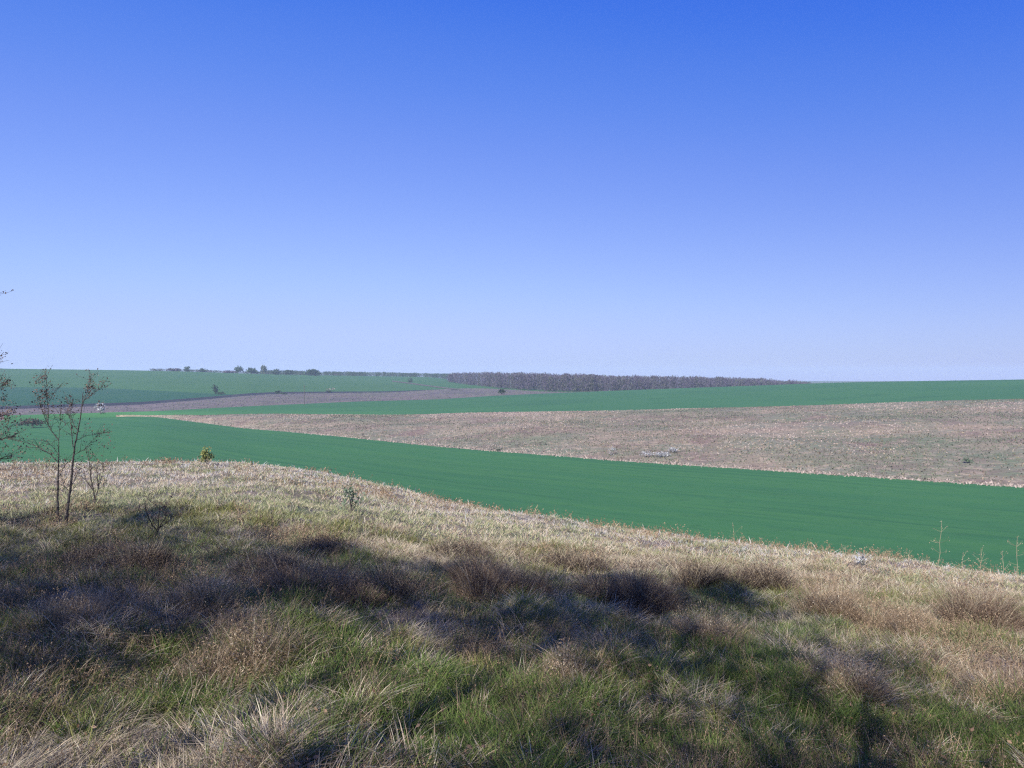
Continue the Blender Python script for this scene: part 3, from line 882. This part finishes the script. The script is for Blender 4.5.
# ------------------------------------------------------------------ leafy or flowering shrubs
def shrub(px, py, wpx, hpx, n, leaf, mat, name, label, cat, group=None, stem_mat=None, up=.3, sparse=1.0, part='foliage', lift=.15):
    c = hit(px, py)
    s = c.y / F
    rx, h = wpx * s * .5, hpx * s
    root = empty(name, c, label, cat, group)
    a = Acc()
    lobes = []
    for k in range(max(4, int(6 * sparse))):
        an = random.uniform(0, 6.28); r = rx * .75 * math.sqrt(random.random())
        z = h * random.uniform(lift + .15, .88) * (1 - .35 * (r / rx) ** 2)
        p = Vector((c.x + math.cos(an) * r, c.y + math.sin(an) * r * .7, c.z + z))
        lobes.append(p)
        w = wig(c + Vector((random.gauss(0, rx * .06), random.gauss(0, rx * .06), -.03)), p, 3, rx * .05)
        r0 = max(.006, h * .018)
        a.tube(w, [r0, r0 * .8, r0 * .6, r0 * .35], 4)
    a.build('stem', stem_mat or M_barkg, root)
    b = Acc()
    i = rng.integers(0, len(lobes), n)
    L = np.array([tuple(p) for p in lobes])[i]
    off = rng.normal(0, 1, (n, 3)) * np.array([rx * .27, rx * .24, h * .13])
    P = L + off
    P[:, 2] = np.maximum(P[:, 2], c.z + h * lift * .5)
    b.leaves(P, leaf * rng.uniform(.6, 1.5, n), up=up)
    b.build(part, mat, root)
    return root

shrub(207, 464, 15, 15, 340, .085, M_yellow, 'young_tree', 'small bright yellow green shrub on the brow against the valley crop', 'shrub')
shrub(352, 513, 24, 28, 170, .055, M_herb, 'tall_weed', 'leafy grey green weed standing on the sunlit slope below the brow', 'weed')
shrub(860, 566, 15, 13, 110, .045, M_white, 'flowering_shrub', 'small shrub of white blossom on the right brow', 'flowering shrub', part='blossom')
shrub(655, 457, 26, 6.5, 300, .34, M_white, 'flowering_shrub', 'wide white blossoming shrub at the foot of the dry hillside', 'flowering shrub', 'white shrubs on the dry hillside', part='blossom')
shrub(674, 452.5, 15, 6, 150, .34, M_white, 'flowering_shrub', 'white blossoming shrub just above and right of the widest one', 'flowering shrub', 'white shrubs on the dry hillside', part='blossom')
shrub(613, 455, 9, 8, 60, .3, M_white, 'flowering_shrub', 'sparse dotted white shrub left of the widest white shrub', 'flowering shrub', 'white shrubs on the dry hillside', part='blossom')
shrub(494, 450, 14, 7, 110, .32, M_tuspale, 'pale_shrub', 'pale straw coloured bush on the field margin in the centre', 'shrub')
shrub(500, 451.3, 9, 3.5, 50, .32, M_shrub, 'shrub_shadow', 'low dark leaves shaped as the shadow right of the pale straw bush', 'shrub')  # cast shadow of the pale bush, built from dark leaves
shrub(967, 463, 10, 6, 140, .3, M_herb, 'green_shrub', 'lone green shrub low on the dry hillside at right', 'shrub')
shrub(101, 414, 11, 12, 200, .8, M_white, 'flowering_tree', 'white blossoming tree by the dark furrow line behind the saplings', 'tree', part='blossom')
shrub(33, 428, 24, 11, 420, .6, M_mauve, 'thicket', 'dark bare thicket in the valley crop behind the saplings', 'thicket')
shrub(20, 426, 14, 6, 140, .6, M_mauve, 'thicket', 'low bare scrub left of the dark thicket in the crop', 'thicket')
FG = 'dark bushes along the brown strip'
shrub(215.5, 394, 7, 9, 140, 1.1, M_shrub, 'field_bush', 'tallest dark upright bush at the tip of the dark green wedge', 'bush', FG)
shrub(221, 394.5, 10, 3, 90, 1.0, M_shrub, 'field_bush', 'flat dark clump beside the upright bush at the wedge tip', 'bush', FG)  # low flat spread of dark leaves right of the upright bush
shrub(278, 394, 5, 4.5, 110, 1.0, M_shrub, 'field_bush', 'rounded dark bush on the furrow line left of the pole', 'bush', FG)
shrub(285, 394.4, 10, 2, 80, 1.0, M_shrub, 'field_bush', 'very low dark leaves put in as shadow right of the rounded bush on the furrow line', 'bush', FG)  # dark leaves added in place of the rounded bush's shadow
shrub(328.5, 392.5, 6, 3, 90, .9, M_shrub, 'field_bush', 'low dark bush below pale scrub on the top of the brown strip', 'bush', FG)
shrub(331, 391, 9, 3, 60, .8, M_tuspale, 'pale_scrub', 'pale dry scrub behind the low dark bush on the brown strip', 'scrub')
shrub(410, 383.2, 5, 5, 90, 1.2, M_shrub, 'field_bush', 'lone bush on the brown path left of the wood', 'bush', FG)
shrub(502, 394.5, 9, 5.5, 160, .9, M_shrub, 'field_bush', 'dark bush in front of the wood at the edge of the upper crop', 'bush', FG)

# thin dark pole on the strip
pb = hit(304.3, 405)
pr = empty('pole', pb, 'thin dark upright pole on the brown strip below the tree line', 'pole')
a = Acc(); hgt = 20 * pb.y / F
a.tube([pb - Vector((0, 0, .3)), pb + Vector((0, 0, hgt * .5)), pb + Vector((0, 0, hgt))], [.14, .12, .10], 8)
a.build('post', M_barkg, pr)
a = Acc(); a.tube([pb + Vector((-.5, 0, hgt * .95)), pb + Vector((.5, 0, hgt * .95))], [.05, .05], 5)
a.build('crossarm', M_barkg, pr)

# brown path dropping from the far field to the strip
Lp = [(392, 381.2), (410, 383.4), (429, 386), (446, 388.2), (462, 390)]
a = Acc(); V = []
for (x_, y_) in Lp:
    p = hit(x_, y_ - .5); q = hit(x_, y_ + .5)
    V += [tuple(q + Vector((0, 0, .2))), tuple(p + Vector((0, 0, .2)))]
a.add(np.array(V), np.array([(2 * i, 2 * i + 2, 2 * i + 3, 2 * i + 1) for i in range(len(Lp) - 1)]))
tag(a.build('path', M_path), 'narrow brown path slanting down to the wood from the pale field', 'path', None, 'structure')

# ------------------------------------------------------------------ tall dry stalks sticking up over the right brow
def stalk(px, foot_dy, hpx, label, branches=4):
    yb_ = float(np.interp(px, PX, B[0]))
    c = hit(px, yb_ + foot_dy)
    s = c.y / F
    root = empty('dry_stalk', c, label, 'dry stalk', 'tall dead stalks on the right brow')
    h = hpx * s
    a = Acc()
    top = c + Vector((random.gauss(0, .04), 0, h))
    w = wig(c - Vector((0, 0, .04)), top, 5, .02)
    a.tube(w, [.0055, .005, .0045, .004, .003, .0025], 4)
    pts = []
    for k in range(branches * 2):
        t = random.uniform(.3, .95)
        p = w[int(t * 5)]
        q = p + Vector((random.choice((-1, 1)) * random.uniform(.04, .2), random.uniform(-.1, .1), random.uniform(.03, .16)))
        a.tube([p - Vector((0, 0, .01)), (p + q) / 2 + Vector((0, 0, -.012)), q], [.0025, .002, .0015], 3)
        pts += [tuple(q + Vector((random.gauss(0, .02), random.gauss(0, .02), random.gauss(0, .02)))) for _ in range(4)]
    a.build('stem', M_strawgrey, root)
    b = Acc()
    pts += [tuple(top + Vector((random.gauss(0, .012), random.gauss(0, .012), random.uniform(-.2, .02)))) for _ in range(10)]
    b.leaves(np.array(pts), .022, up=1)
    b.build('foliage', M_strawgrey, root)
ST = [(938, 4, 52, 'tallest dead stalk on the right brow, thin and straight', 5),
      (982, 4, 30, 'bushy branching dead stalk right of the tallest one', 8),
      (908, 3, 18, 'short dead stalk just left of the tallest one', 3),
      (961, 3, 22, 'short dead stalk between the tallest and the bushy one', 3),
      (1003, 3, 28, 'thin dead stalk right of the bushy branching one', 4),
      (1017, 4, 46, 'tall dead stalk nearest the right edge', 5),
      (843, 2, 13, 'short dead stalk just left of the white blossoming brow shrub', 3),
      (876, 3, 16, 'short dead stalk just right of the white blossoming brow shrub', 3),
      (735, 3, 26, 'lone faint dead stalk on the brow left of the white shrub', 3)]
for t_ in ST: stalk(*t_)

# ------------------------------------------------------------------ trees on the far skyline
def far_tree(px, base_py, top_py, wpx, mat, label, Y=1000, n=320, group='trees on the far left skyline', shape=1.0):
    b0 = pix(px, base_py, Y)
    g = ground_at(b0.x, b0.y)
    s = Y / F
    top = pix(px, top_py, Y).z
    h = top - g.z
    rx = wpx * s * .5
    root = empty('tree', g, label, 'tree', group)
    a = Acc()
    w = wig(g - Vector((0, 0, .3)), g + Vector((0, 0, h * .7)), 3, .2)
    a.tube(w, [h * .03, h * .024, h * .018, h * .008], 5)
    for k in range(4):
        an = random.uniform(0, 6.28)
        q = g + Vector((math.cos(an) * rx * .6, math.sin(an) * rx * .6, h * random.uniform(.45, .8)))
        a.tube(wig(w[1], q, 2, .2), [h * .012, h * .008, h * .004], 4)
    a.build('trunk', M_barkg, root)
    c = Acc()
    nl = 12
    lob = []
    for k in range(nl):
        d = Vector((random.gauss(0, 1), random.gauss(0, 1), random.gauss(0, 1))).normalized() * random.uniform(.3, .8)
        zc = .47
        lob.append((g.x + d.x * rx * shape, g.y + d.y * rx, g.z + h * (zc + d.z * .42)))
    L = np.array(lob)[rng.integers(0, nl, n)]
    P = L + rng.normal(0, 1, (n, 3)) * np.array([rx * .22, rx * .22, h * .10])
    P[:, 2] = np.clip(P[:, 2], g.z + h * .06, g.z + h)
    c.leaves(P, rx * .30 * rng.uniform(.6, 1.4, n), aspect=.8)
    c.build('crown', mat, root)
    return root

far_tree(174, 372, 368, 11, M_bare, 'low brown bare tree leftmost in the skyline tree row')
far_tree(187, 372.5, 365.5, 7, M_fartree, 'dark upright tree right of the leftmost brown one on the skyline')
far_tree(203, 373, 368.3, 9, M_fartree, 'low rounded green tree between the upright tree and the dark dome')
far_tree(239, 374.5, 364.8, 10, M_fartree, 'largest dark dome shaped tree on the left skyline')
far_tree(252.5, 375, 367, 12, M_fartree, 'wide green tree just right of the dark dome tree')
far_tree(264, 375, 363, 8, M_farpale, 'tallest pale pointed tree on the left skyline')
far_tree(312, 376, 368.5, 16, M_fartree, 'broad low green tree at the right end of the skyline row', n=420)
far_tree(276, 375, 369, 11, M_fartree, 'low dark tree just right of the tallest pale one')
far_tree(290, 375.5, 369.5, 13, M_fartree, 'low green tree midway between the pale tree and the broad end tree')
far_tree(228, 374, 370.5, 12, M_bare, 'low brown scrubby tree just left of the dark dome tree')

def tree_row(name, pts, n, mats, label, cat, wid, hgt_px, jitterY, strokes=26, dome=.5):
    """a far wood: every tree a thin trunk and a twiggy crown; too many to count, one object"""
    a = Acc()
    p = np.array(pts, float)
    for i in range(n):
        u = random.uniform(p[0, 0], p[-1, 0])
        Yf = float(np.interp(u, p[:, 0], p[:, 1])); tp = float(np.interp(u, p[:, 0], p[:, 2]))
        d = random.random() ** 1.3
        Y = Yf + d * jitterY
        b0 = pix(u, 384, Y)
        g = ground_at(b0.x, Y)
        if g is None: continue
        top = pix(u, tp, Yf).z + random.gauss(0, .4) - .3 + (d * .6) + 1.1 * (float(vnoise(u, 0, 9.0, 7)) - .6)
        h = max(3.0, top - g.z) * random.uniform(.92, 1.05)
        r = wid * random.uniform(.7, 1.3)
        lean = random.gauss(0, .25)
        mt = 0 if random.random() < .72 else 1
        a.tube([g - Vector((0, 0, .3)), g + Vector((lean * .5, 0, h * .5)), g + Vector((lean, 0, h * .92))], [.13, .09, .04], 3, 2)
        k = strokes
        zz = h * (.04 + .95 * rng.uniform(0, 1, k) ** .85)
        rr_ = r * np.sqrt(np.clip(1 - ((zz / h - .55) / .55) ** 2, .06, 1))
        an = rng.uniform(0, 6.28, k); rq = rr_ * np.sqrt(rng.uniform(0, 1, k))
        P = np.stack([g.x + np.cos(an) * rq, g.y + np.sin(an) * rq, g.z + zz], 1)
        a.leaves(P, rng.uniform(.8, 1.9, k), up=2.0, aspect=.36, mat=mt)
    o = a.build(name, mats)
    return tag(o, label, cat, None, 'stuff')

tree_row('woods', [(448, 900, 375.2), (454, 880, 373.0), (500, 690, 372.8), (515, 665, 373.0), (550, 600, 374.2), (623, 600, 376), (660, 620, 376.5), (700, 640, 377.8), (740, 660, 378.6),
                   (757, 660, 378.4), (768, 680, 379.8), (778, 690, 381.4), (790, 700, 381.6), (800, 720, 382.4), (810, 720, 383.6)], 1300, [M_bare, M_barewarm, M_barkg],
         'long purple brown leafless wood on the skyline, hazy, tapering to the right', 'wood', 2.6, 12, 110, 64)
tree_row('treeline', [(262, 1080, 370.4), (300, 1080, 370.9), (318, 1100, 371.4), (360, 1120, 371.9), (400, 1150, 372.8), (452, 1160, 373.8)], 430, [M_fartree, M_fartree, M_barkg],
         'thin blue line of far trees left of the wood', 'tree line', 4, 6, 60, 60)
tree_row('hedgerow', [(150, 1010, 371.0), (200, 1010, 371.4), (250, 1010, 373), (340, 1060, 374.6)], 260, [M_fartree, M_bare, M_barkg],
         'low scrub along the skyline under the far row of trees', 'hedge', 3.0, 3, 30, 20)

# ------------------------------------------------------------------ trees of the roadside belt beside the viewer (they shade the near slope)
def belt_tree(h, r, seed, n, low):
    """low: where the crown starts, as a share of the height"""
    rs = np.random.default_rng(seed); random.seed(seed)
    root = empty('belt_tree', (0, 0, 0), 'tree of the belt standing behind the viewer, outside the picture', 'tree', 'trees of the belt behind the viewer')
    a = Acc()
    w = wig((0, 0, -.2), (random.gauss(0, .3), random.gauss(0, .3), h * .92), 6, .12)
    a.tube(w, [.11, .10, .085, .07, .05, .03, .012], 8)
    for k in range(26):
        t = random.uniform(low, .95)
        i0 = min(5, int(t * 6))
        p = w[i0].lerp(w[i0 + 1], t * 6 - i0)
        an = random.uniform(0, 6.28)
        ln = r * random.uniform(.5, 1.0) * (1.25 - .8 * t)
        q = p + Vector((math.cos(an) * ln, math.sin(an) * ln, ln * random.uniform(.2, .9)))
        b = wig(p, q, 4, .12)
        a.tube(b, [.024, .018, .013, .009, .005], 4)
        for m in range(7):
            p2 = b[random.randint(1, 4)]
            q2 = p2 + Vector((random.gauss(0, .45), random.gauss(0, .45), random.uniform(-.2, .6)))
            a.tube([p2, (p2 + q2) / 2 + Vector((0, 0, .04)), q2], [.007, .005, .003], 3)
    a.build('trunk', M_barkg, root)
    c = Acc()
    t = rs.uniform(low, 1.04, n)
    rad = r * (1.2 - .85 * (t - low) / (1 - low) * .8) * np.sqrt(rs.uniform(0, 1, n)) * (.7 + .5 * np.sin(t * 23))
    an = rs.uniform(0, 6.28, n)
    P = np.stack([np.cos(an) * rad, np.sin(an) * rad, t * h], 1) + rs.normal(0, .15, (n, 3))
    c.leaves(P, .10 * rs.uniform(.6, 1.5, n), aspect=.7)
    c.build('crown', M_crown, root)
    return root
proto = [belt_tree(9.0, 2.6, 3, 3000, .62), belt_tree(8.6, 2.0, 8, 2100, .74), belt_tree(8.0, 2.8, 15, 2600, .35)]
SPOTS = [(-15.9, 1.4, 0, 1.0), (-13.6, 1.1, 0, .98), (-11.3, .7, 0, 1.0), (-9.4, .0, 0, .96), (-7.8, -1.1, 0, .95), (-6.1, -1.6, 1, 1.0), (-4.6, -1.7, 1, 1.02), (-3.2, -2.0, 1, 1.0),
         (-6.6, -2.2, 2, 1.0), (-1.8, -3.0, 2, .9), (-10.7, -1.2, 2, 1.0), (-3.6, -4.4, 2, 1.0), (-8.4, -3.6, 2, 1.0)]
first = {0: True, 1: True, 2: True}
for i, (x_, y_, k, sc) in enumerate(SPOTS):
    if first[k]:
        o = proto[k]; first[k] = False
    else:
        o = proto[k].copy(); COL.objects.link(o)
        for ch in proto[k].children:
            c_ = ch.copy(); COL.objects.link(c_); c_.parent = o
    o.location = (x_, y_, float(near_h(x_, y_)) - .05)
    o.rotation_euler = (0, 0, i * 1.9)
    o.scale = (sc, sc, sc)
